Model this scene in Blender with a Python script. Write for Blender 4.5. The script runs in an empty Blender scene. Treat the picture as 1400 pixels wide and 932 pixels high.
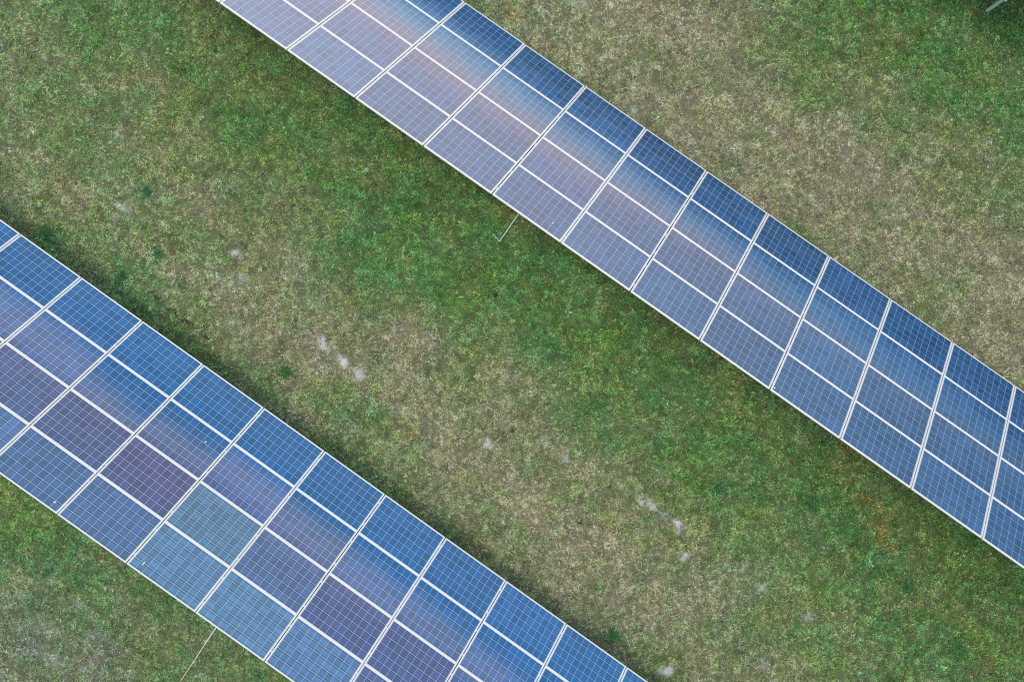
import bpy, math, random
import numpy as np
from mathutils import Matrix, Vector

random.seed(7)
rng = np.random.default_rng(11)
R = math.radians
scene = bpy.context.scene
COL = scene.collection

# ------------------------------------------------------------------ camera
H = 16.55                                   # drone height above the grass
cam_d = bpy.data.cameras.new('camera')
cam_d.sensor_width = 36.0
cam_d.lens = 36.0 * 950.0 / 1400.0
cam_d.clip_end = 3000
cam = bpy.data.objects.new('camera', cam_d)
cam.location = (0, 0, H)
COL.objects.link(cam)
scene.camera = cam

# ------------------------------------------------------------------ exposure
vs = scene.view_settings
vs.view_transform = 'Standard'
vs.look = 'None'
vs.gamma = 1
vs.use_curve_mapping = False
vs.exposure = 0.0
scene.cycles.use_denoising = False          # the natural grain keeps the grass crisp
scene.cycles.filter_width = 1.25

# directions: U = down-slope of the panels (towards upper right), A = along the rows
YAW = -0.618
AX = (math.cos(YAW), math.sin(YAW))
UX = (-AX[1], AX[0])

# ------------------------------------------------------------------ sky: overcast with cloud banks
world = bpy.data.worlds.new('World')
scene.world = world
world.use_nodes = True
nt = world.node_tree
nt.nodes.clear()


def N(tree, kind, **kw):
    n = tree.nodes.new(kind)
    for k, v in kw.items():
        setattr(n, k, v)
    return n


def mth(tree, op, a, b=None, c=None, clamp=False):
    n = tree.nodes.new('ShaderNodeMath')
    n.operation = op
    n.use_clamp = clamp
    for i, v in enumerate((a, b, c)):
        if v is None:
            continue
        if isinstance(v, (int, float)):
            n.inputs[i].default_value = v
        else:
            tree.links.new(v, n.inputs[i])
    return n.outputs[0]


def vdot(tree, vec, d):
    n = tree.nodes.new('ShaderNodeVectorMath')
    n.operation = 'DOT_PRODUCT'
    tree.links.new(vec, n.inputs[0])
    n.inputs[1].default_value = d
    return n.outputs['Value']


SUN_EL = R(84)
SUN_DIR = (-UX[0], -UX[1])
tc = N(nt, 'ShaderNodeTexCoord')
d = tc.outputs['Generated']
du = vdot(nt, d, (UX[0], UX[1], 0))
dz = vdot(nt, d, (0, 0, 1))
da = vdot(nt, d, (AX[0], AX[1], 0))
psi = mth(nt, 'MULTIPLY', mth(nt, 'ARCTAN2', du, dz), 180 / math.pi)
nv = N(nt, 'ShaderNodeCombineXYZ')
nt.links.new(mth(nt, 'MULTIPLY', psi, 0.30), nv.inputs[0])
nt.links.new(mth(nt, 'MULTIPLY', da, 3.2), nv.inputs[1])
nz = N(nt, 'ShaderNodeTexNoise')
nz.inputs['Scale'].default_value = 1.0
nz.inputs['Detail'].default_value = 5
nz.inputs['Roughness'].default_value = 0.55
nt.links.new(nv.outputs[0], nz.inputs['Vector'])
wob = mth(nt, 'MULTIPLY', mth(nt, 'SUBTRACT', nz.outputs['Fac'], 0.5), 3.0)
psi2 = mth(nt, 'ADD', mth(nt, 'ADD', psi, mth(nt, 'MULTIPLY', da, 1.6)), wob)
cr = N(nt, 'ShaderNodeValToRGB')
nt.links.new(mth(nt, 'DIVIDE', psi2, 90.0, clamp=True), cr.inputs[0])
STOPS = [(0, 1.5, 1.48, 1.38), (20, 1.2, 1.35, 1.45), (26, .9, 1.4, 1.75), (29, .9, 1.3, 1.65),
         (30.2, 1.1, 1.2, 1.45), (32.6, 1.1, 1.15, 1.35), (33.8, 2.0, 1.9, 1.9), (35.0, 1.5, 1.8, 2.05),
         (35.8, .4, 1.15, 1.9), (36.8, .25, 1.1, 1.95), (38, .45, 1.3, 2.0), (41, .55, 1.3, 2.0),
         (46, 1.2, 1.5, 1.8), (58, 1.5, 1.6, 1.8), (66, 1.95, 1.9, 1.95), (70, 1.95, 1.8, 1.85),
         (72, 2.05, 1.75, 1.75), (73.2, 3.0, 2.15, 1.75), (74.1, 2.0, 2.2, 2.35), (75.0, 1.35, 1.95, 2.35),
         (75.8, .5, .9, 1.5), (76.5, .08, .22, .5), (79, .03, .10, .30), (90, .10, .16, .25)]
els = cr.color_ramp.elements
els[0].position = 0
els[1].position = 1
while len(els) < len(STOPS):
    els.new(0.5)
for e, (p, r_, g_, b_) in zip(els, STOPS):
    e.position = p / 90.0
for e, (p, r_, g_, b_) in zip(els, STOPS):
    e.color = (r_ / 4, g_ / 4, b_ / 4, 1)
# brighter cloud towards one end of the rows, only in the lower part of the sky
gain = mth(nt, 'MULTIPLY', mth(nt, 'SUBTRACT', 0.1, da), mth(nt, 'MULTIPLY', mth(nt, 'SUBTRACT', psi, 55), 0.075, clamp=True))
gain = mth(nt, 'MAXIMUM', mth(nt, 'ADD', mth(nt, 'MULTIPLY', gain, 1.25), 1.0), 0.35)
cl = N(nt, 'ShaderNodeVectorMath', operation='SCALE')
nt.links.new(cr.outputs[0], cl.inputs[0])
nt.links.new(mth(nt, 'MULTIPLY', gain, 4.0), cl.inputs['Scale'])
sky = N(nt, 'ShaderNodeTexSky')
sky.sky_type = 'NISHITA'
sky.sun_disc = False
sky.sun_elevation = SUN_EL
sky.sun_rotation = math.atan2(SUN_DIR[0], SUN_DIR[1])
sk = N(nt, 'ShaderNodeVectorMath', operation='SCALE')
nt.links.new(sky.outputs[0], sk.inputs[0])
sk.inputs['Scale'].default_value = 0.06
mx = N(nt, 'ShaderNodeMix', data_type='RGBA')
mx.inputs[0].default_value = 0.88
nt.links.new(sk.outputs[0], mx.inputs[6])
# the low cloud turns from lilac to slate towards the other end of the rows
tb = mth(nt, 'MULTIPLY', mth(nt, 'ADD', da, 0.05, clamp=True), mth(nt, 'MAXIMUM', 0.6, mth(nt, 'MULTIPLY', mth(nt, 'SUBTRACT', psi, 55), 0.075, clamp=True)))
tv = N(nt, 'ShaderNodeCombineXYZ')
for i_, k_ in enumerate((-1.05, -.45, -.05)):
    nt.links.new(mth(nt, 'MAXIMUM', mth(nt, 'MULTIPLY_ADD', tb, k_, 1.0), 0.3), tv.inputs[i_])
tm = N(nt, 'ShaderNodeVectorMath', operation='MULTIPLY')
nt.links.new(cl.outputs[0], tm.inputs[0])
nt.links.new(tv.outputs[0], tm.inputs[1])
nt.links.new(tm.outputs[0], mx.inputs[7])
bg = N(nt, 'ShaderNodeBackground')
nt.links.new(mx.outputs[2], bg.inputs[0])
bg.inputs[1].default_value = 1.0
wo = N(nt, 'ShaderNodeOutputWorld')
nt.links.new(bg.outputs[0], wo.inputs[0])

sun_d = bpy.data.lights.new('sun', 'SUN')
sun_d.energy = 1.6
sun_d.angle = R(16)
sun_d.color = (1, .93, .82)
sun = bpy.data.objects.new('sun', sun_d)
sv = Vector((SUN_DIR[0] * math.cos(SUN_EL), SUN_DIR[1] * math.cos(SUN_EL), math.sin(SUN_EL)))
sun.rotation_euler = sv.to_track_quat('Z', 'Y').to_euler()
sun.location = sv * 60
COL.objects.link(sun)


# ------------------------------------------------------------------ helpers
def tag(o, label=None, cat=None, group=None, kind=None):
    if label:
        o['label'] = label
    if cat:
        o['category'] = cat
    if group:
        o['group'] = group
    if kind:
        o['kind'] = kind
    return o


def px(x, y, depth=H):
    """photo pixel -> point on a level at that distance below the camera"""
    return Vector(((x - 700) / 950 * depth, -(y - 466) / 950 * depth, H - depth))


def gpx(x, y, z=0.0):
    return px(x, y, H - z)


def mesh_obj(name, verts, faces, mat, parent=None, smooth=False):
    me = bpy.data.meshes.new(name)
    me.from_pydata([tuple(v) for v in verts], [], faces)
    if smooth:
        me.polygons.foreach_set('use_smooth', [True] * len(me.polygons))
    if mat:
        me.materials.append(mat)
    me.update()
    o = bpy.data.objects.new(name, me)
    COL.objects.link(o)
    if parent:
        o.parent = parent
    return o


class MB:
    def __init__(s):
        s.v, s.f = [], []

    def box(s, x0, x1, y0, y1, z0, z1):
        b = len(s.v)
        s.v += [(x, y, z) for z in (z0, z1) for y in (y0, y1) for x in (x0, x1)]
        s.f += [[b + i for i in q] for q in ((0, 2, 3, 1), (4, 5, 7, 6), (0, 1, 5, 4), (2, 6, 7, 3), (0, 4, 6, 2), (1, 3, 7, 5))]

    def bar(s, p, q, w, h, up=Vector((0, 0, 1))):
        """C-like rectangular bar between two points"""
        p, q = Vector(p), Vector(q)
        a = (q - p).normalized()
        side = a.cross(up)
        if side.length < 1e-4:
            side = Vector((1, 0, 0))
        side.normalize()
        u2 = side.cross(a).normalized()
        b = len(s.v)
        for c in (p, q):
            for i, j in ((-1, -1), (1, -1), (1, 1), (-1, 1)):
                s.v.append(tuple(c + side * i * w / 2 + u2 * j * h / 2))
        s.f += [[b + i for i in z] for z in ((0, 3, 2, 1), (4, 5, 6, 7), (0, 1, 5, 4), (1, 2, 6, 5), (2, 3, 7, 6), (3, 0, 4, 7))]

    def tube(s, pts, r, n=8):
        pts = [Vector(p) for p in pts]
        b = len(s.v)
        for i, p in enumerate(pts):
            t = (pts[min(i + 1, len(pts) - 1)] - pts[max(i - 1, 0)]).normalized()
            x = t.cross(Vector((0, 0, 1)))
            if x.length < 1e-3:
                x = Vector((1, 0, 0))
            x.normalize()
            y = t.cross(x)
            rr = r[i] if isinstance(r, (list, tuple)) else r
            for k in range(n):
                a = 2 * math.pi * k / n
                s.v.append(tuple(p + (x * math.cos(a) + y * math.sin(a)) * rr))
        for i in range(len(pts) - 1):
            for k in range(n):
                s.f.append([b + i * n + k, b + i * n + (k + 1) % n, b + (i + 1) * n + (k + 1) % n, b + (i + 1) * n + k])
        s.f.append([b + k for k in range(n)][::-1])
        s.f.append([b + (len(pts) - 1) * n + k for k in range(n)])

    def build(s, name, mat, parent=None, inv=None, smooth=False):
        v = s.v if inv is None else [inv @ Vector(p) for p in s.v]
        return mesh_obj(name, v, s.f, mat, parent, smooth)


def new_mat(name):
    m = bpy.data.materials.new(name)
    m.use_nodes = True
    t = m.node_tree
    t.nodes.clear()
    out = t.nodes.new('ShaderNodeOutputMaterial')
    b = t.nodes.new('ShaderNodeBsdfPrincipled')
    t.links.new(b.outputs[0], out.inputs[0])
    return m, t, b


def metal_mat(name, col, rough, metallic, var=.12, scale=14):
    m, t, b = new_mat(name)
    c = N(t, 'ShaderNodeTexCoord')
    n = N(t, 'ShaderNodeTexNoise')
    n.inputs['Scale'].default_value = scale
    n.inputs['Detail'].default_value = 4
    t.links.new(c.outputs['Object'], n.inputs['Vector'])
    mr = N(t, 'ShaderNodeMapRange')
    mr.inputs[3].default_value = 1 - var
    mr.inputs[4].default_value = 1 + var
    t.links.new(n.outputs['Fac'], mr.inputs[0])
    v = N(t, 'ShaderNodeVectorMath', operation='SCALE')
    v.inputs[0].default_value = col
    t.links.new(mr.outputs[0], v.inputs['Scale'])
    t.links.new(v.outputs[0], b.inputs['Base Color'])
    b.inputs['Roughness'].default_value = rough
    b.inputs['Metallic'].default_value = metallic
    return m


M_FRAME = metal_mat('anodised_frame', (.76, .71, .69), .42, .15, .05)
M_GALV = metal_mat('galvanised_steel', (.42, .52, .57), .5, .3, .15)
M_ROD = metal_mat('zinc_rod', (.62, .65, .64), .4, .4, .15)
M_STRAW = metal_mat('dry_cane', (.62, .50, .30), .8, 0, .2, 6)
M_BACK = metal_mat('panel_backsheet', (.7, .7, .72), .6, 0, .04)
M_DROP = metal_mat('bird_dropping', (.60, .62, .62), .7, 0, .1, 60)
M_BLACK = metal_mat('black_plastic', (.02, .02, .02), .5, 0, .1)

# ------------------------------------------------------------------ panel face material
PL, PW, FD = 1.646, 0.999, 0.035            # module length, width, depth
PITCH = 1.672
CELL = 0.158


def cell_material():
    m, t, b = new_mat('solar_cells')
    L = t.links
    c = N(t, 'ShaderNodeTexCoord')
    sp = N(t, 'ShaderNodeSeparateXYZ')
    L.new(c.outputs['Object'], sp.inputs[0])
    cu = mth(t, 'DIVIDE', mth(t, 'ADD', sp.outputs[0], CELL * 5), CELL)
    cv = mth(t, 'DIVIDE', mth(t, 'ADD', sp.outputs[1], CELL * 3), CELL)
    fu = mth(t, 'FRACT', cu)
    fv = mth(t, 'FRACT', cv)
    iu = mth(t, 'FLOOR', cu)
    iv = mth(t, 'FLOOR', cv)
    # inside the 10 x 6 field
    inu = mth(t, 'LESS_THAN', mth(t, 'ABSOLUTE', sp.outputs[0]), CELL * 5 - .001)
    inv_ = mth(t, 'LESS_THAN', mth(t, 'ABSOLUTE', sp.outputs[1]), CELL * 3 - .001)
    du_ = mth(t, 'ABSOLUTE', mth(t, 'SUBTRACT', fu, 0.5))
    dv_ = mth(t, 'ABSOLUTE', mth(t, 'SUBTRACT', fv, 0.5))
    gu = mth(t, 'LESS_THAN', du_, 0.5 - GAPU)
    gv = mth(t, 'LESS_THAN', dv_, 0.5 - GAPV)
    cellmask = mth(t, 'MULTIPLY', mth(t, 'MULTIPLY', inu, inv_), mth(t, 'MULTIPLY', gu, gv))
    # three silver busbars running along the long side
    fb = mth(t, 'ABSOLUTE', mth(t, 'SUBTRACT', mth(t, 'FRACT', mth(t, 'MULTIPLY', fv, 2.0)), 0.5))
    bus = mth(t, 'LESS_THAN', fb, BUSW)
    # per cell tone
    oi = N(t, 'ShaderNodeObjectInfo')
    cx = N(t, 'ShaderNodeCombineXYZ')
    L.new(iu, cx.inputs[0])
    L.new(iv, cx.inputs[1])
    L.new(mth(t, 'MULTIPLY', oi.outputs['Random'], 97), cx.inputs[2])
    wn = N(t, 'ShaderNodeTexWhiteNoise')
    L.new(cx.outputs[0], wn.inputs['Vector'])
    # crystal flakes
    vo = N(t, 'ShaderNodeTexVoronoi')
    vo.inputs['Scale'].default_value = 45
    L.new(c.outputs['Object'], vo.inputs['Vector'])
    sc = N(t, 'ShaderNodeSeparateColor')
    L.new(vo.outputs['Color'], sc.inputs[0])
    tone = mth(t, 'ADD', mth(t, 'MULTIPLY', wn.outputs['Value'], 0.42), mth(t, 'MULTIPLY', sc.outputs[0], 0.28))
    tone = mth(t, 'ADD', tone, 0.65)
    # darker nitride tone beside the cell edges and busbars
    edge = mth(t, 'GREATER_THAN', dv_, 0.5 - EDGEW)
    tone = mth(t, 'MULTIPLY', tone, mth(t, 'SUBTRACT', 1.2, mth(t, 'MULTIPLY', edge, 0.6)))
    cc = N(t, 'ShaderNodeVectorMath', operation='SCALE')
    L.new(oi.outputs['Color'], cc.inputs[0])
    L.new(tone, cc.inputs['Scale'])
    mb_ = N(t, 'ShaderNodeMix', data_type='RGBA')
    L.new(mth(t, 'MULTIPLY', bus, 0.75), mb_.inputs[0])
    L.new(cc.outputs[0], mb_.inputs[6])
    mb_.inputs[7].default_value = (.16, .26, .46, 1)
    mw = N(t, 'ShaderNodeMix', data_type='RGBA')
    L.new(cellmask, mw.inputs[0])
    # lines between cells read bluish white under glass, the margin is white backsheet
    inside = mth(t, 'MULTIPLY', inu, inv_)
    ml = N(t, 'ShaderNodeMix', data_type='RGBA')
    L.new(inside, ml.inputs[0])
    ml.inputs[6].default_value = (.46, .43, .44, 1)
    ml.inputs[7].default_value = (.34, .42, .60, 1)
    L.new(ml.outputs[2], mw.inputs[6])
    L.new(mb_.outputs[2], mw.inputs[7])
    L.new(mw.outputs[2], b.inputs['Base Color'])
    b.inputs['Roughness'].default_value = 0.05
    b.inputs['IOR'].default_value = 1.78
    # faint dust film: roughness and gloss vary
    n = N(t, 'ShaderNodeTexNoise')
    n.inputs['Scale'].default_value = 3.0
    n.inputs['Detail'].default_value = 5
    geo = N(t, 'ShaderNodeNewGeometry')
    L.new(geo.outputs['Position'], n.inputs['Vector'])
    mr = N(t, 'ShaderNodeMapRange')
    mr.inputs[3].default_value = .02
    mr.inputs[4].default_value = .10
    L.new(n.outputs['Fac'], mr.inputs[0])
    L.new(mr.outputs[0], b.inputs['Roughness'])
    return m


GAPU, GAPV, BUSW, EDGEW = 0.015, 0.022, 0.012, 0.20
M_CELL = cell_material()

# ------------------------------------------------------------------ solar arrays
UNIT = PITCH
ARR = [dict(O=(-2.685562, 3.477533, -8.293955), yaw=-0.615414, pit=0.020044, th=0.508832),
       dict(O=(-5.370789, -2.039723, -8.195328), yaw=-0.621346, pit=-0.006387, th=0.490857)]
D01 = [ARR[0]['O'][i] - ARR[1]['O'][i] for i in range(3)]
ARR.append(dict(O=(ARR[0]['O'][0] + D01[0], ARR[0]['O'][1] + D01[1], -8.28), yaw=-0.615414, pit=0.006, th=0.5))
BROW = 1.0035                                # pitch up the slope


def frame_of(a):
    y, pp, th = a['yaw'], a['pit'], a['th']
    r = Vector((math.cos(y) * math.cos(pp), math.sin(y) * math.cos(pp), math.sin(pp)))
    h = Vector((-r.y, r.x, 0)).normalized()
    w = r.cross(Vector((0, 0, 1))).cross(r).normalized()
    s = (h * math.cos(th) - w * math.sin(th)).normalized()
    n = r.cross(s).normalized()
    o = Vector(a['O']) * UNIT + Vector((0, 0, H))
    m = Matrix(((r.x, s.x, n.x, o.x), (r.y, s.y, n.y, o.y), (r.z, s.z, n.z, o.z), (0, 0, 0, 1)))
    return m, r, s, n


def panel_meshes():
    # laminate: thin slab with cells on top, origin at the centre of its face
    hx, hy = PL / 2 - .010, PW / 2 - .010
    f = MB()
    f.box(-hx, hx, -hy, hy, -.008, -.002)
    lam = bpy.data.meshes.new('solar_panel')
    lam.from_pydata(f.v, [], f.f)
    lam.materials.append(M_CELL)
    lam.materials.append(M_BACK)
    for p in lam.polygons:
        p.material_index = 0 if p.normal.z > .5 else 1
    # frame: four mitred profiles with a thin lip over the glass
    X, Y = PL / 2, PW / 2
    v, fc = [], []
    prof = [(0, 0), (0, -FD), (.030, -FD), (.030, -FD + .002), (.002, -FD + .002), (.002, -.0015), (.0125, -.0015), (.0125, 0)]
    for cx_, cy_ in ((-1, -1), (1, -1), (1, 1), (-1, 1)):
        for i_, z in prof:
            v.append((cx_ * (X - i_), cy_ * (Y - i_), z))
    n = len(prof)
    for k in range(4):
        for j in range(n):
            a_, b_ = k * n + j, k * n + (j + 1) % n
            c_, d_ = ((k + 1) % 4) * n + (j + 1) % n, ((k + 1) % 4) * n + j
            fc.append([a_, d_, c_, b_])
    fr = bpy.data.meshes.new('panel_frame')
    fr.from_pydata(v, [], fc)
    fr.materials.append(M_FRAME)
    j = MB()
    j.box(-.06, .06, .30, .39, -.034, -.0085)
    jb = bpy.data.meshes.new('junction_box')
    jb.from_pydata(j.v, [], j.f)
    jb.materials.append(M_BLACK)
    return lam, fr, jb


LAM, FRM, JBX = panel_meshes()
BASE = (.017, .060, .140)
TINT = {(1, 0, 1): (.028, .034, .11), (1, -1, 1): (.027, .046, .13), (1, -2, 1): (.028, .048, .13), (1, -3, 1): (.028, .045, .13),
        (1, 1, 1): (.045, .12, .20), (1, 2, 1): (.025, .060, .15), (1, 3, 1): (.021, .044, .14), (1, 4, 1): (.023, .044, .14),
        (1, 0, 0): (.025, .065, .16), (1, 1, 0): (.045, .12, .22), (1, 2, 0): (.04, .11, .20), (1, 3, 0): (.03, .09, .19),
        (1, -1, 0): (.017, .050, .125), (1, 4, 0): (.035, .055, .15), (1, -2, 0): (.028, .075, .18)}
LABEL = {(1, 0, 1): 'darkest purple panel of the lower left array', (1, 1, 1): 'pale blue-grey panel right of the darkest purple one',
         (1, 2, 0): 'pale blue panel at the raised edge of the lower left array'}


def build_array(idx, cols, label, group='rows of tilted solar panels'):
    m, r, s, n = frame_of(ARR[idx])
    inv = m.inverted()
    root = bpy.data.objects.new('solar_array', None)
    root.matrix_world = m
    root.empty_display_size = .3
    COL.objects.link(root)
    tag(root, label, 'solar array', group)
    rr = random.Random(100 + idx)
    for c in cols:
        for k in range(4):
            p = bpy.data.objects.new('solar_panel', LAM)
            p.location = ((c + .5) * PITCH + rr.uniform(-.001, .001), (k + .5) * BROW, rr.uniform(-.001, .001))
            jit = 0.08 if idx == 0 else 0.20
            p.rotation_euler = (R(rr.gauss(0, jit)), R(rr.gauss(0, jit * .4)), R(rr.gauss(0, .03)))
            t = TINT.get((idx, c, k), BASE if idx != 1 else (.012, .050, .155))
            g = rr.uniform(.86, 1.14)
            if idx == 1 and (idx, c, k) not in TINT:
                g = rr.uniform(.82, 1.18)
            p.color = (t[0] * g * rr.uniform(.85, 1.2), t[1] * g, t[2] * g, 1)
            COL.objects.link(p)
            p.parent = root
            if (idx, c, k) in LABEL:
                p['label'] = LABEL[(idx, c, k)]
            f = bpy.data.objects.new('panel_frame', FRM)
            COL.objects.link(f)
            f.parent = p
            j = bpy.data.objects.new('junction_box', JBX)
            COL.objects.link(j)
            j.parent = p
    c0, c1 = cols[0], cols[-1] + 1
    x0, x1 = c0 * PITCH - .08, c1 * PITCH + .08
    # purlins along the row, two under each line of panels; short clamps hold the frames
    for k in range(4):
        for q in (.22, .78):
            y = (k + q) * BROW
            b = MB()
            b.box(x0, x1, y - .02, y + .02, -FD - .064, -FD - .004)
            b.build('purlin', M_GALV, root)
    # frames: rear post, front post, rafter and a brace every two modules
    c = c0 + (1 if idx != 2 else 0)
    W4 = 4 * BROW
    YR, YF = .86, W4 - .75
    while c <= c1:
        x = c * PITCH
        z0 = -FD - .064
        raf = MB()
        raf.box(x - .03, x + .03, .15, W4 - .15, z0 - .122, z0 - .002)
        raf.build('rafter', M_GALV, root)
        for y in (YR, YF):
            top = m @ Vector((x, y, z0 - .10))
            b = MB()
            w = .07
            xx, yy = Vector((AX[0], AX[1], 0)), Vector((UX[0], UX[1], 0))
            base = len(b.v)
            foot = Vector((top.x, top.y, -.25))
            # open C-section post
            sec = [(-.5, -.35), (.5, -.35), (.5, .35), (.38, .35), (.38, -.25), (-.38, -.25), (-.38, .35), (-.5, .35)]
            for q in (foot, top):
                for i_, j_ in sec:
                    b.v.append(tuple(q + xx * i_ * w + yy * j_ * w))
            ns = len(sec)
            for i_ in range(ns):
                b.f.append([base + i_, base + (i_ + 1) % ns, base + ns + (i_ + 1) % ns, base + ns + i_])
            b.f.append([base + ns + i_ for i_ in range(ns)])
            b.build('post', M_GALV, root, inv)
        low = m @ Vector((x + .06, YR, z0 - .1))
        low.z = .55
        hi = m @ Vector((x + .06, 2.2, z0 - .06))
        b = MB()
        b.bar(low, hi, .04, .04)
        b.build('brace', M_GALV, root, inv)
        c += 2
    return root, m


arrU, mU = build_array(0, list(range(-3, 14)), 'long tilted solar array crossing the upper right, four panels deep, reflecting pale lilac cloud')
arrL, mL = build_array(1, list(range(-7, 11)), 'long tilted solar array crossing the lower left corner, deeper blue with uneven purple panels')
arrT, mT = build_array(2, list(range(2, 9)), 'further solar array beyond the top right corner, only a grey steel post showing')


# ------------------------------------------------------------------ ground colour, from noise and a coarse layout
_T = rng.random((8, 256, 256))


def vnoise(x, y, s, layer=0):
    x = x / s + 1000.37 * (layer + 1)
    y = y / s + 733.11 * (layer + 1)
    i, j = np.floor(x).astype(np.int64), np.floor(y).astype(np.int64)
    fx, fy = x - i, y - j
    fx = fx * fx * (3 - 2 * fx)
    fy = fy * fy * (3 - 2 * fy)
    T = _T[layer % 8]
    a = T[i % 256, j % 256]
    b = T[(i + 1) % 256, j % 256]
    c = T[i % 256, (j + 1) % 256]
    d_ = T[(i + 1) % 256, (j + 1) % 256]
    return (a * (1 - fx) + b * fx) * (1 - fy) + (c * (1 - fx) + d_ * fx) * fy


def fbm(x, y, s, layer=0, octs=4, gain_=.5):
    t, a, w = 0, 1.0, 0
    for o in range(octs):
        # rotate each octave so that the lattice never shows
        an = .6 + 1.1 * o + layer
        xr, yr = x * math.cos(an) - y * math.sin(an), x * math.sin(an) + y * math.cos(an)
        t = t + a * vnoise(xr, yr, s / 2 ** o, (layer + o * 3) % 8)
        w += a
        a *= gain_
    return t / w


# how dry the turf is, every 100 photo pixels (x 50..1350, y 50..950)
DRY = np.array([
    [.42, .30, .25, .18, .30, .50, .60, .85, .90, .82, .62, .22, .15, .12],
    [.55, .45, .30, .18, .10, .20, .50, .75, .80, .97, .92, .62, .32, .18],
    [.62, .60, .50, .32, .15, .08, .20, .50, .60, .75, .88, .97, .80, .42],
    [.40, .50, .66, .70, .40, .15, .06, .10, .20, .50, .70, .80, .95, .85],
    [.30, .30, .42, .66, .76, .70, .25, .08, .05, .15, .40, .60, .60, .90],
    [.30, .30, .30, .42, .60, .82, .72, .48, .15, .03, .10, .30, .50, .75],
    [.25, .20, .30, .30, .42, .58, .82, .80, .55, .28, .18, .10, .20, .45],
    [.20, .15, .20, .25, .30, .40, .55, .82, .76, .60, .36, .20, .22, .20],
    [.52, .40, .22, .20, .30, .40, .45, .58, .76, .70, .52, .34, .22, .15],
    [.66, .62, .45, .28, .30, .40, .45, .50, .55, .70, .58, .40, .26, .18]])


def grid_sample(G, X, Y):
    gx = np.clip((X / H * 950 + 700 - 50) / 100, -3, 16)
    gy = np.clip((466 - Y / H * 950 - 50) / 100, -3, 12)
    gx = np.clip(gx, 0, G.shape[1] - 1.001)
    gy = np.clip(gy, 0, G.shape[0] - 1.001)
    i, j = np.floor(gx).astype(int), np.floor(gy).astype(int)
    fx, fy = gx - i, gy - j
    fx = fx * fx * (3 - 2 * fx)
    fy = fy * fy * (3 - 2 * fy)
    return (G[j, i] * (1 - fx) + G[j, i + 1] * fx) * (1 - fy) + (G[j + 1, i] * (1 - fx) + G[j + 1, i + 1] * fx) * fy


# bare pale soil: x, y, radius along the row, radius across, strength (photo pixels)
SOIL = [(442, 470, 9, 8, 1.0), (467, 491, 11, 8, .95), (491, 513, 10, 8, .95), (168, 283, 11, 8, .75), (155, 300, 10, 8, .5),
        (325, 346, 11, 12, .6), (331, 384, 11, 8, .55), (873, 682, 18, 6, .75), (893, 694, 16, 7, .7), (905, 706, 8, 6, .8),
        (928, 716, 12, 8, .9), (935, 757, 8, 6, .8), (672, 605, 9, 7, .8), (775, 625, 18, 10, .5), (745, 600, 14, 12, .4),
        (995, 768, 14, 6, .65), (1020, 775, 12, 6, .55), (1043, 803, 9, 7, .65), (1025, 828, 12, 9, .4), (868, 152, 10, 6, .6),
        (790, 8, 18, 10, .5), (910, 916, 9, 9, .8), (1045, 910, 18, 10, .5), (980, 866, 8, 5, .5), (1110, 845, 16, 7, .45),
        (1195, 908, 24, 10, .4), (1320, 48, 6, 5, .7), (1160, 168, 14, 6, .4), (8, 268, 6, 5, .7), (100, 820, 20, 14, .35),
        (70, 900, 22, 16, .4), (405, 445, 8, 7, .45), (1345, 193, 8, 8, .45), (975, 5, 12, 8, .3), (600, 595, 5, 4, .6),
        (940, 130, 30, 10, .25), (1210, 160, 34, 10, .25), (1170, 830, 18, 8, .35), (640, 560, 30, 8, .25), (570, 700, 12, 6, .2)]
# small dark holes and droppings in the turf
HOLE = [(439, 468, 1.8), (446, 466, 1.8), (793, 714, 4.5), (806, 716, 2.5), (406, 437, 2.5), (661, 586, 2.5), (701, 588, 3),
        (950, 697, 2.2), (937, 747, 2.3), (922, 681, 1.8), (678, 404, 4), (829, 505, 3), (477, 562, 2), (868, 862, 2), (877, 861, 2),
        (550, 442, 1.5), (630, 742, 1.5), (1160, 885, 2)]
ORANGE = [(1182, 684, 9, 6), (1198, 700, 8, 5), (1207, 722, 6, 8), (1206, 737, 6, 4), (1224, 752, 6, 5), (690, 296, 6, 6), (1146, 606, 7, 5),
          (1240, 260, 8, 5), (560, 585, 12, 6), (700, 20, 8, 5)]


def blobs(X, Y, lst, kind):
    out = np.zeros_like(X)
    wx = X + (fbm(X, Y, .28, 2, 3) - .5) * .34
    wy = Y + (fbm(X, Y, .28, 5, 3) - .5) * .34
    for e in lst:
        c = gpx(e[0], e[1])
        k = H / 950
        if kind == 'soil':
            ra, rb, st = e[2] * k * .9, e[3] * k * .9, e[4] * (.8 if e[0] > 960 else 1)
        elif kind == 'hole':
            ra = rb = e[2] * k
            st = 1
        else:
            ra, rb, st = e[2] * k, e[3] * k, .8
        dx, dy = wx - c.x, wy - c.y
        if kind == 'hole':
            dx, dy = X - c.x, Y - c.y
        a = dx * AX[0] + dy * AX[1]
        b = dx * UX[0] + dy * UX[1]
        q = (a / ra) ** 2 + (b / rb) ** 2
        out = np.maximum(out, st * np.exp(-q * (0.7 if kind != 'hole' else .9)))
    if kind == 'soil':
        out = out * (.25 + 1.4 * fbm(X, Y, .11, 7, 4, .65))
        out = np.clip((out - .22) * 1.5, 0, .85)
    return out


F0, F1 = gpx(200, 398), gpx(300, 474)


def furrow(X, Y):
    ax, ay = F1.x - F0.x, F1.y - F0.y
    ln = math.hypot(ax, ay)
    t = ((X - F0.x) * ax + (Y - F0.y) * ay) / ln
    d_ = ((X - F0.x) * ay - (Y - F0.y) * ax) / ln + (fbm(X, Y, .4, 6, 2) - .5) * .12
    return np.exp(-(d_ / .035) ** 2) * np.clip(t / .3, 0, 1) * np.clip((ln - t) / .3, 0, 1)


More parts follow.
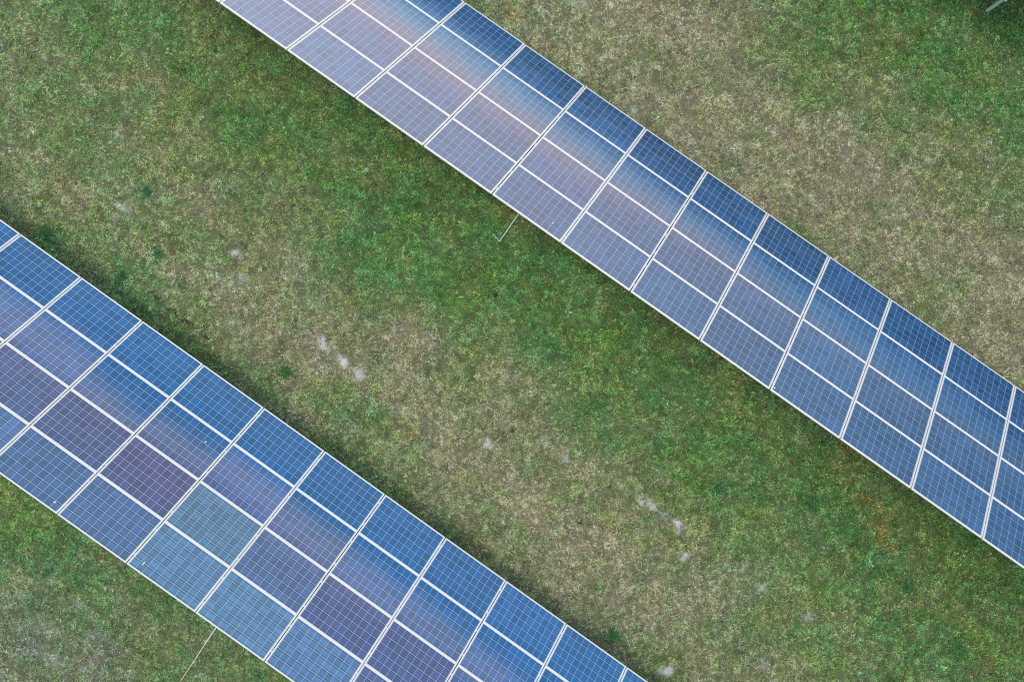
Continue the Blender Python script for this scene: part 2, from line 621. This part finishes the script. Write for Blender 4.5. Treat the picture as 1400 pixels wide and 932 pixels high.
def turf(X, Y):
    """dryness, lushness noise, soil, hole and orange masks"""
    wx = X + (fbm(X, Y, 1.6, 1, 3) - .5) * 1.8
    wy = Y + (fbm(X, Y, 1.6, 4, 3) - .5) * 1.8
    D = grid_sample(DRY, wx, wy)
    a = X * AX[0] + Y * AX[1]
    u = X * UX[0] + Y * UX[1]
    D = D + (fbm(a * .7, u * 1.2, .9, 3, 5, .62) - .5) * .75 + (fbm(X, Y, .22, 0, 3) - .5) * .45
    return np.clip(D, 0, 1), blobs(X, Y, SOIL, 'soil'), blobs(X, Y, HOLE, 'hole'), blobs(X, Y, ORANGE, 'orange')


LUSH = np.array([.112, .290, .078])
MID = np.array([.225, .318, .118])
DRYC = np.array([.425, .375, .250])
BROWN = np.array([.21, .165, .115])
SOILC = np.array([.39, .38, .36])
ORAN = np.array([.42, .27, .06])


def mix3(D):
    D = D[:, None]
    lo = LUSH + (MID - LUSH) * np.clip(D / .5, 0, 1)
    return lo + (DRYC - lo) * np.clip((D - .5) / .5, 0, 1)


# ------------------------------------------------------------------ ground sheet
def axis(lim, step, far):
    core = np.arange(-lim, lim + step, step)
    out, x, st = [], lim + step, step
    while x < far:
        st *= 1.35
        x += st
        out.append(x)
    out = np.array(out)
    return np.concatenate([-out[::-1], core, out])


gx_, gy_ = axis(15.5, .055, 900), axis(11.0, .055, 900)
XX, YY = np.meshgrid(gx_, gy_)
X, Y = XX.ravel(), YY.ravel()
nx, ny = len(gx_), len(gy_)
D, S, HO, OR = turf(X, Y)
near = np.clip((20 - np.hypot(X, Y)) / 3, 0, 1)
Z = ((fbm(X, Y, 1.9, 2, 3) - .5) * .10 + (fbm(X, Y, .35, 6, 3) - .5) * .045) * near - .05 * furrow(X, Y) - .05 * HO
CG = mix3(D) * .34  # turf colour darkened: shadow in the gaps between blades painted into the sheet
CG = CG + (BROWN * .55 - CG) * (.55 * fbm(X, Y, .16, 5, 3)[:, None])
tone = (.55 + .9 * fbm(X, Y, .13, 1, 3))[:, None]
CG = CG * tone
CG = CG + (SOILC * (.75 + .5 * fbm(X, Y, .10, 3, 3))[:, None] - CG) * np.clip(S * 1.25, 0, 1)[:, None]
CG = CG * (1 - .93 * HO[:, None]) * (1 - .7 * furrow(X, Y)[:, None])  # shade inside the holes put into the colour; furrow soil is darker
me = bpy.data.meshes.new('ground')
me.vertices.add(nx * ny)
co = np.stack([X, Y, Z], 1).astype(np.float32)
me.vertices.foreach_set('co', co.ravel())
ii = (np.arange(ny - 1)[:, None] * nx + np.arange(nx - 1)[None, :]).ravel()
quads = np.stack([ii, ii + 1, ii + nx + 1, ii + nx], 1).astype(np.int32)
me.loops.add(quads.size)
me.polygons.add(len(quads))
me.loops.foreach_set('vertex_index', quads.ravel())
me.polygons.foreach_set('loop_start', np.arange(0, quads.size, 4, dtype=np.int32))
me.update(calc_edges=True)
ca = me.color_attributes.new('turf', 'FLOAT_COLOR', 'POINT')
ca.data.foreach_set('color', np.concatenate([CG, np.ones((len(CG), 1))], 1).astype(np.float32).ravel())
me.polygons.foreach_set('use_smooth', np.ones(len(quads), dtype=bool))

m, t, b = new_mat('soil_and_thatch')
at = N(t, 'ShaderNodeAttribute', attribute_name='turf')
g = N(t, 'ShaderNodeNewGeometry')
n = N(t, 'ShaderNodeTexNoise')
n.inputs['Scale'].default_value = 38
n.inputs['Detail'].default_value = 5
n.inputs['Roughness'].default_value = .65
t.links.new(g.outputs['Position'], n.inputs['Vector'])
mr = N(t, 'ShaderNodeMapRange')
mr.inputs[1].default_value = .25
mr.inputs[2].default_value = .75
mr.inputs[3].default_value = .55
mr.inputs[4].default_value = 1.45
t.links.new(n.outputs['Fac'], mr.inputs[0])
v = N(t, 'ShaderNodeVectorMath', operation='SCALE')
t.links.new(at.outputs['Color'], v.inputs[0])
t.links.new(mr.outputs[0], v.inputs['Scale'])
t.links.new(v.outputs[0], b.inputs['Base Color'])
b.inputs['Roughness'].default_value = .95
b.inputs['Specular IOR Level'].default_value = .15
bp = N(t, 'ShaderNodeBump')
bp.inputs['Strength'].default_value = .6
bp.inputs['Distance'].default_value = .02
t.links.new(n.outputs['Fac'], bp.inputs['Height'])
t.links.new(bp.outputs[0], b.inputs['Normal'])
me.materials.append(m)
go = bpy.data.objects.new('ground', me)
COL.objects.link(go)
tag(go, 'field ground under the turf with thatch and pale bare soil patches', 'ground', kind='structure')
Zg = Z.reshape(ny, nx)


def ground_z(x, y):
    """height of the sheet, bilinear inside the fine part"""
    i = np.searchsorted(gx_, x) - 1
    j = np.searchsorted(gy_, y) - 1
    i = np.clip(i, 0, nx - 2)
    j = np.clip(j, 0, ny - 2)
    fx = (x - gx_[i]) / (gx_[i + 1] - gx_[i])
    fy = (y - gy_[j]) / (gy_[j + 1] - gy_[j])
    return (Zg[j, i] * (1 - fx) + Zg[j, i + 1] * fx) * (1 - fy) + (Zg[j + 1, i] * (1 - fx) + Zg[j + 1, i + 1] * fx) * fy


# ------------------------------------------------------------------ grass blades
def blade_material(name):
    m, t, b = new_mat(name)
    at = N(t, 'ShaderNodeAttribute', attribute_name='tone')
    t.links.new(at.outputs['Color'], b.inputs['Base Color'])
    b.inputs['Roughness'].default_value = .7
    b.inputs['Specular IOR Level'].default_value = .15
    tr = N(t, 'ShaderNodeBsdfTranslucent')
    t.links.new(at.outputs['Color'], tr.inputs['Color'])
    ms = N(t, 'ShaderNodeMixShader')
    ms.inputs[0].default_value = .25
    out = [n_ for n_ in t.nodes if n_.type == 'OUTPUT_MATERIAL'][0]
    t.links.new(b.outputs[0], ms.inputs[1])
    t.links.new(tr.outputs[0], ms.inputs[2])
    t.links.new(ms.outputs[0], out.inputs[0])
    return m


M_BLADE = blade_material('grass_blades')


def blades(name, P, z, az, Ln, hh, ww, colr):
    """one mesh of bent leaf blades: base, two shoulders, tip"""
    n_ = len(P)
    dx, dy = np.cos(az), np.sin(az)
    sx, sy = -dy * ww / 2, dx * ww / 2
    V = np.empty((n_, 4, 3), dtype=np.float32)
    V[:, 0] = np.stack([P[:, 0], P[:, 1], z - .006], 1)
    fm = .5
    V[:, 1] = np.stack([P[:, 0] + dx * Ln * fm + sx, P[:, 1] + dy * Ln * fm + sy, z + hh * .85], 1)
    V[:, 3] = np.stack([P[:, 0] + dx * Ln * fm - sx, P[:, 1] + dy * Ln * fm - sy, z + hh * .85 + ww * .4], 1)
    V[:, 2] = np.stack([P[:, 0] + dx * Ln, P[:, 1] + dy * Ln, z + hh * .75], 1)
    me = bpy.data.meshes.new(name)
    me.vertices.add(n_ * 4)
    me.vertices.foreach_set('co', V.ravel())
    me.loops.add(n_ * 4)
    me.polygons.add(n_)
    me.loops.foreach_set('vertex_index', np.arange(n_ * 4, dtype=np.int32))
    me.polygons.foreach_set('loop_start', np.arange(0, n_ * 4, 4, dtype=np.int32))
    me.update(calc_edges=True)
    a = me.attributes.new('tone', 'FLOAT_COLOR', 'FACE')
    a.data.foreach_set('color', np.concatenate([colr, np.ones((n_, 1))], 1).astype(np.float32).ravel())
    me.materials.append(M_BLADE)
    o = bpy.data.objects.new(name, me)
    COL.objects.link(o)
    return o


NC = 150000                                  # small clumps, about one every seven centimetres
bx_, by_ = 14.2, 9.9
PX = rng.uniform(-bx_, bx_, NC)
PY = rng.uniform(-by_, by_, NC)
ex = 42000                                   # sparser, larger clumps out to the sides
QX, QY = rng.uniform(-24, 24, ex), rng.uniform(-18, 18, ex)
kq = (np.abs(QX) > bx_) | (np.abs(QY) > by_)
big = np.concatenate([np.zeros(NC), np.ones(kq.sum())])
PX = np.concatenate([PX, QX[kq]])
PY = np.concatenate([PY, QY[kq]])
D, S, HO, OR = turf(PX, PY)
dens = .75 + .5 * fbm(PX, PY, .30, 7, 3) - .15 * D
dens = dens * (1 - np.clip(S * 1.35, 0, .97)) * (1 - .98 * np.clip(HO * 1.6, 0, 1)) * (1 - .8 * furrow(PX, PY))
k = rng.random(len(PX)) < np.clip(dens, 0, 1)
PX, PY, D, S, HO, OR, big = PX[k], PY[k], D[k], S[k], HO[k], OR[k], big[k]
nc = len(PX)
# colour, vigour and shade of green of each clump
Dc = np.clip(D + rng.normal(0, .14, nc), 0, 1)
vig = np.clip(.35 * rng.random(nc) + .95 * fbm(PX, PY, .34, 6, 3) - .05, .1, 1)
Cc = mix3(Dc)
br = rng.random(nc) < (.03 + .10 * D)
Cc[br] = BROWN * rng.uniform(.7, 1.3, (br.sum(), 1))
bl = fbm(PX, PY, .7, 5, 3)
Cc = Cc * (1 + (bl - .5)[:, None] * np.array([-.6, 0, .7]) * (1.1 - D)[:, None])
cool = (rng.random(nc) < .10 * (1 - D))
Cc[cool] = Cc[cool] * np.array([.75, .97, 1.3])
yel = (rng.random(nc) < .09)
Cc[yel] = Cc[yel] * np.array([1.22, 1.08, .8])
orb = rng.random(nc) < OR * .8
Cc[orb] = ORAN * rng.uniform(.6, 1.3, (orb.sum(), 1))
so = rng.random(nc) < S * .7
Cc[so] = SOILC * rng.uniform(.5, 1.1, (so.sum(), 1))
lumc = np.exp(rng.normal(0, .34, nc)) * (.40 + 1.2 * fbm(PX, PY, .19, 4, 3, .7))
Cc = Cc * lumc[:, None]
BPC = 11
ci = np.repeat(np.arange(nc), BPC)
nb = len(ci)
Db, vg, bg_ = D[ci], vig[ci], big[ci]
C = Cc[ci] * np.exp(rng.normal(0, .33, nb))[:, None] * rng.uniform(.92, 1.08, (nb, 3))
st = rng.random(nb) < (.03 + .13 * Db)       # single dead blades
C[st] = DRYC * rng.uniform(.8, 1.6, (st.sum(), 1))
fl = rng.random(nb) < .0012 * (1.3 - Db)     # a few yellowed leaves
C[fl] = np.array([.60, .58, .28]) * rng.uniform(.7, 1.2, (fl.sum(), 1))
gy = np.exp(-(((PX[ci] + 11.0) / 3.2) ** 2 + ((PY[ci] + 7.2) / 2.2) ** 2))[:, None]
C = C * (1 + gy * (np.array([.95, .98, 1.35]) - 1))
C = np.clip(C, .004, .75)
az = rng.uniform(0, 2 * math.pi, nb)
r0 = rng.uniform(0, .026, nb) * (1 + bg_)
BX, BY = PX[ci] + np.cos(az) * r0, PY[ci] + np.sin(az) * r0
lean = fbm(PX, PY, .5, 3, 2)[ci] * 9         # neighbours lie over the same way
w_ = rng.random(nb) < .35 + .25 * Db
az = np.where(w_, lean + rng.normal(0, .55, nb), az + rng.normal(0, .5, nb))
csz = np.exp(rng.normal(0, .28, nc))[ci]
Ln = csz * rng.uniform(.035, .095, nb) * (.6 + .75 * vg) * (1 + .7 * bg_)
hh = rng.uniform(.3, 1, nb) * (.012 + .062 * vg ** 1.4) * (1.15 - .45 * Db)
ww = rng.uniform(.005, .011, nb) * (1 + .8 * bg_)
br2 = (rng.random(nc) < .16 * np.clip(1 - 1.3 * D, 0, 1))[ci]      # clover-like clumps in the green parts
ww[br2] *= 2.3
Ln[br2] *= .6
ww[fl] = .022
PX, PY = BX, BY
gr = blades('grass', np.stack([PX, PY], 1), ground_z(PX, PY), az, Ln, hh, ww, C)
tag(gr, 'short mown turf, lush green in strips and straw coloured between them', 'grass', kind='stuff')


# crumbs of pale soil lying on the bare patches
M_CLOD = metal_mat('pale_soil', (.46, .45, .42), .95, 0, .25, 9)
kx, ky = rng.uniform(-14, 14, 900000), rng.uniform(-9.8, 9.8, 900000)
sm = np.zeros(len(kx))
for e in SOIL:
    c = gpx(e[0], e[1])
    near_ = np.hypot(kx - c.x, ky - c.y) < .9
    sm[near_] = 1
kx, ky = kx[sm > 0], ky[sm > 0]
ks = blobs(kx, ky, SOIL, 'soil')
kk = rng.random(len(kx)) < np.clip(ks * 1.3 - .1, 0, 1) * .55
kx, ky = kx[kk], ky[kk]
kz = ground_z(kx, ky)
oct_v = np.array([(1, 0, 0), (0, 1, 0), (-1, 0, 0), (0, -1, 0), (0, 0, 1), (0, 0, -1)], float)
oct_f = np.array([(0, 1, 4), (1, 2, 4), (2, 3, 4), (3, 0, 4), (1, 0, 5), (2, 1, 5), (3, 2, 5), (0, 3, 5)])
kn = len(kx)
sz = rng.uniform(.006, .022, kn)
V = oct_v[None] * rng.uniform(.6, 1.3, (kn, 6, 1)) * sz[:, None, None]
V[:, :, 2] *= .6
an = rng.uniform(0, 6.28, kn)
vx = V[:, :, 0] * np.cos(an)[:, None] - V[:, :, 1] * np.sin(an)[:, None] + kx[:, None]
vy = V[:, :, 0] * np.sin(an)[:, None] + V[:, :, 1] * np.cos(an)[:, None] + ky[:, None]
vz = V[:, :, 2] + kz[:, None] + .006
Fc = (oct_f[None] + (np.arange(kn) * 6)[:, None, None]).reshape(-1, 3)
cl_ = mesh_obj('soil_crumbs', np.stack([vx, vy, vz], 2).reshape(-1, 3).tolist(), Fc.tolist(), M_CLOD)
tag(cl_, 'pale dry soil crumbs lying on the bare patches', 'soil', kind='stuff')
print('CLODS', kn, 'BLADES', nb)


# ------------------------------------------------------------------ darker tufts and broad-leaved weeds
def tuft(x, y, rad, label, tone_=(.055, .165, .060), nbl=520, hgt=.085):
    c = gpx(x, y)
    k_ = nbl
    a = rng.uniform(0, 2 * math.pi, k_)
    rr = rad * np.minimum(np.abs(rng.normal(0, .52, k_)) + .25 * rng.random(k_), 1.1)
    rr = rr * (1 + .35 * np.sin(a * 2 + x) + .18 * np.sin(a * 3 + y))
    P = np.stack([np.cos(a) * rr, np.sin(a) * rr], 1)
    zz = ground_z(P[:, 0] + c.x, P[:, 1] + c.y)
    z0 = float(ground_z(np.array([c.x]), np.array([c.y]))[0])
    fall = np.clip(1 - rr / (rad * 1.2), .15, 1)
    col = np.array(tone_) * np.exp(rng.normal(0, .45, (k_, 1))) * rng.uniform(.8, 1.25, (k_, 3))
    o = blades('grass_tuft', P, zz - z0, rng.uniform(0, 6.28, k_), rng.uniform(.05, .10, k_), hgt * fall * rng.uniform(.4, 1, k_),
               rng.uniform(.006, .013, k_), col)
    o.location = (c.x, c.y, z0)
    tag(o, label, 'grass tuft', 'dark green tufts in the turf')
    return o


for a in [(217, 348, .22, 'round dark green tuft in dry turf above the lower array, near two grey soil spots'),
          (167, 380, .24, 'dark green tuft close to the low edge of the lower left array'),
          (65, 322, .34, 'wide dark green tuft beside the lower array near the left edge of the photo'),
          (202, 262, .18, 'small dark green tuft right of the pale soil spot at far left'),
          (982, 668, .30, 'ragged dark green tuft right of the pale soil streak between the arrays'),
          (1108, 686, .28, 'dark green tuft left of the orange grass patch'),
          (1243, 803, .24, 'bluish dark tuft in the lower right turf below the upper array'),
          (1310, 888, .30, 'wide bluish dark tuft nearest the bottom right corner'),
          (390, 510, .20, 'dark tuft beside the lower array, left of the three white soil spots'),
          (838, 868, .22, 'dark green tuft touching the lower array near its bottom end')]:
    tuft(a[0], a[1], a[2], a[3])


def weed(x, y, size, label, nl=6, tone_=(.10, .24, .09)):
    c = gpx(x, y)
    z0 = float(ground_z(np.array([c.x]), np.array([c.y]))[0]) + .012
    mt = WM
    root = bpy.data.objects.new('weed_plant', None)
    root.location = (c.x, c.y, z0)
    COL.objects.link(root)
    tag(root, label, 'weed', 'broad-leaved weeds in the turf')
    a0 = random.uniform(0, 6)
    for i in range(nl):
        a = a0 + i * 2 * math.pi / nl + random.uniform(-.35, .35)
        L_ = size * random.uniform(.45, .95)
        w = L_ * random.uniform(.45, .7)
        vv, ff = [], []
        K = 7
        for q in range(K):
            t_ = q / (K - 1)
            wd = w / 2 * (math.sin(math.pi * min(1, t_ * .93 + .04)) ** .7) * (.35 if t_ < .12 else 1)
            zz = .015 + .045 * math.sin(t_ * 2.4) - .012 * t_
            cxp = L_ * (.08 + t_)
            for sgn, dzz in ((-1, .012), (0, 0), (1, .012)):
                lx, ly = cxp, sgn * wd
                vv.append((lx * math.cos(a) - ly * math.sin(a), lx * math.sin(a) + ly * math.cos(a), zz + dzz))
        for q in range(K - 1):
            for e in (0, 1):
                ff.append([q * 3 + e, q * 3 + e + 1, q * 3 + 4 + e, q * 3 + 3 + e])
        mesh_obj('leaf', vv, ff, mt, root, True)
    return root


WM, t, b = new_mat('weed_leaf')
oi = N(t, 'ShaderNodeObjectInfo')
cr2 = N(t, 'ShaderNodeValToRGB')
cr2.color_ramp.elements[0].color = (.07, .20, .07, 1)
cr2.color_ramp.elements[1].color = (.20, .34, .17, 1)
t.links.new(oi.outputs['Random'], cr2.inputs[0])
t.links.new(cr2.outputs[0], b.inputs['Base Color'])
b.inputs['Roughness'].default_value = .5
for a in [(501, 236, .13, 'pale broad-leaved weed in lush turf left of the upper array', 6),
          (776, 427, .15, 'broad-leaved weed with two big pale leaves below the bent metal rod', 5),
          (868, 507, .11, 'broad-leaved weed in the lush strip, farthest right of the leafy weeds', 6),
          (592, 488, .11, 'leafy weed in yellowing turf right of the three white soil spots', 6),
          (692, 406, .08, 'small leafy weed straight below the bent metal rod', 5)]:
    weed(*a)

# ------------------------------------------------------------------ rods and a cane
b = MB()
p0 = gpx(712, 288, .62)
p1 = gpx(683, 330, .09)
b.tube([p0, p0.lerp(p1, .5) + Vector((0, 0, .01)), p1], .011, 8)
q1 = gpx(674, 319, .03)
b.tube([p1, q1], .008, 6)
o = b.build('metal_rod', M_ROD, smooth=False)
tag(o, 'thin bent metal rod sticking out of the grass from under the upper array', 'rod')

root = bpy.data.objects.new('thin_pole', None)
e0 = gpx(299, 852, .55)
root.location = e0
COL.objects.link(root)
tag(root, 'thin straight pole, straw coloured at its outer end, reaching out from under the lower array', 'pole')
mid = gpx(282, 877, .33)
end = gpx(247, 930, .05)
b = MB()
b.tube([Vector((0, 0, 0)), mid - e0], .013, 8)
b.build('metal_sleeve', M_ROD, root)
b = MB()
b.tube([mid - e0, mid.lerp(end, .5) - e0 + Vector((.012, .006, 0)), end - e0], [.010, .009, .008], 8)
b.build('cane', M_STRAW, root)


# ------------------------------------------------------------------ bird droppings on the glass
def dropping(x, y, mtx, rx, ry, label):
    o_ = Vector((0, 0, H))
    dr = (px(x, y, 10) - o_).normalized()
    inv = mtx.inverted()
    lo, ld = inv @ o_, (inv.to_3x3() @ dr)
    t_ = (-.0015 - lo.z) / ld.z
    c = lo + ld * t_
    vv, ff = [(0, 0, .004)], []
    n_ = 14
    for i in range(n_):
        a = 2 * math.pi * i / n_
        r1 = 1 + random.uniform(-.25, .25)
        vv.append((rx * r1 * math.cos(a), ry * r1 * math.sin(a), .0005))
    for i in range(n_):
        ff.append([0, 1 + i, 1 + (i + 1) % n_])
    o = mesh_obj('bird_dropping', vv, ff, M_DROP)
    o.matrix_world = mtx @ Matrix.Translation(c)
    tag(o, label, 'bird dropping', 'white bird droppings on the panels')


dropping(281, 604, mL, .019, .018, 'round white bird dropping mid lower array, on the second panel line from its low edge')
dropping(75, 686, mL, .022, .016, 'white bird dropping near the raised edge of the lower array, at far left')
dropping(196, 770, mL, .012, .05, 'long thin white dropping at the raised edge of the lower array')
dropping(756, 305, mU, .017, .015, 'faint white dropping on the upper array above the bent metal rod')
dropping(1059, 530, mU, .019, .018, 'white dropping in a panel corner at the raised edge of the upper array')
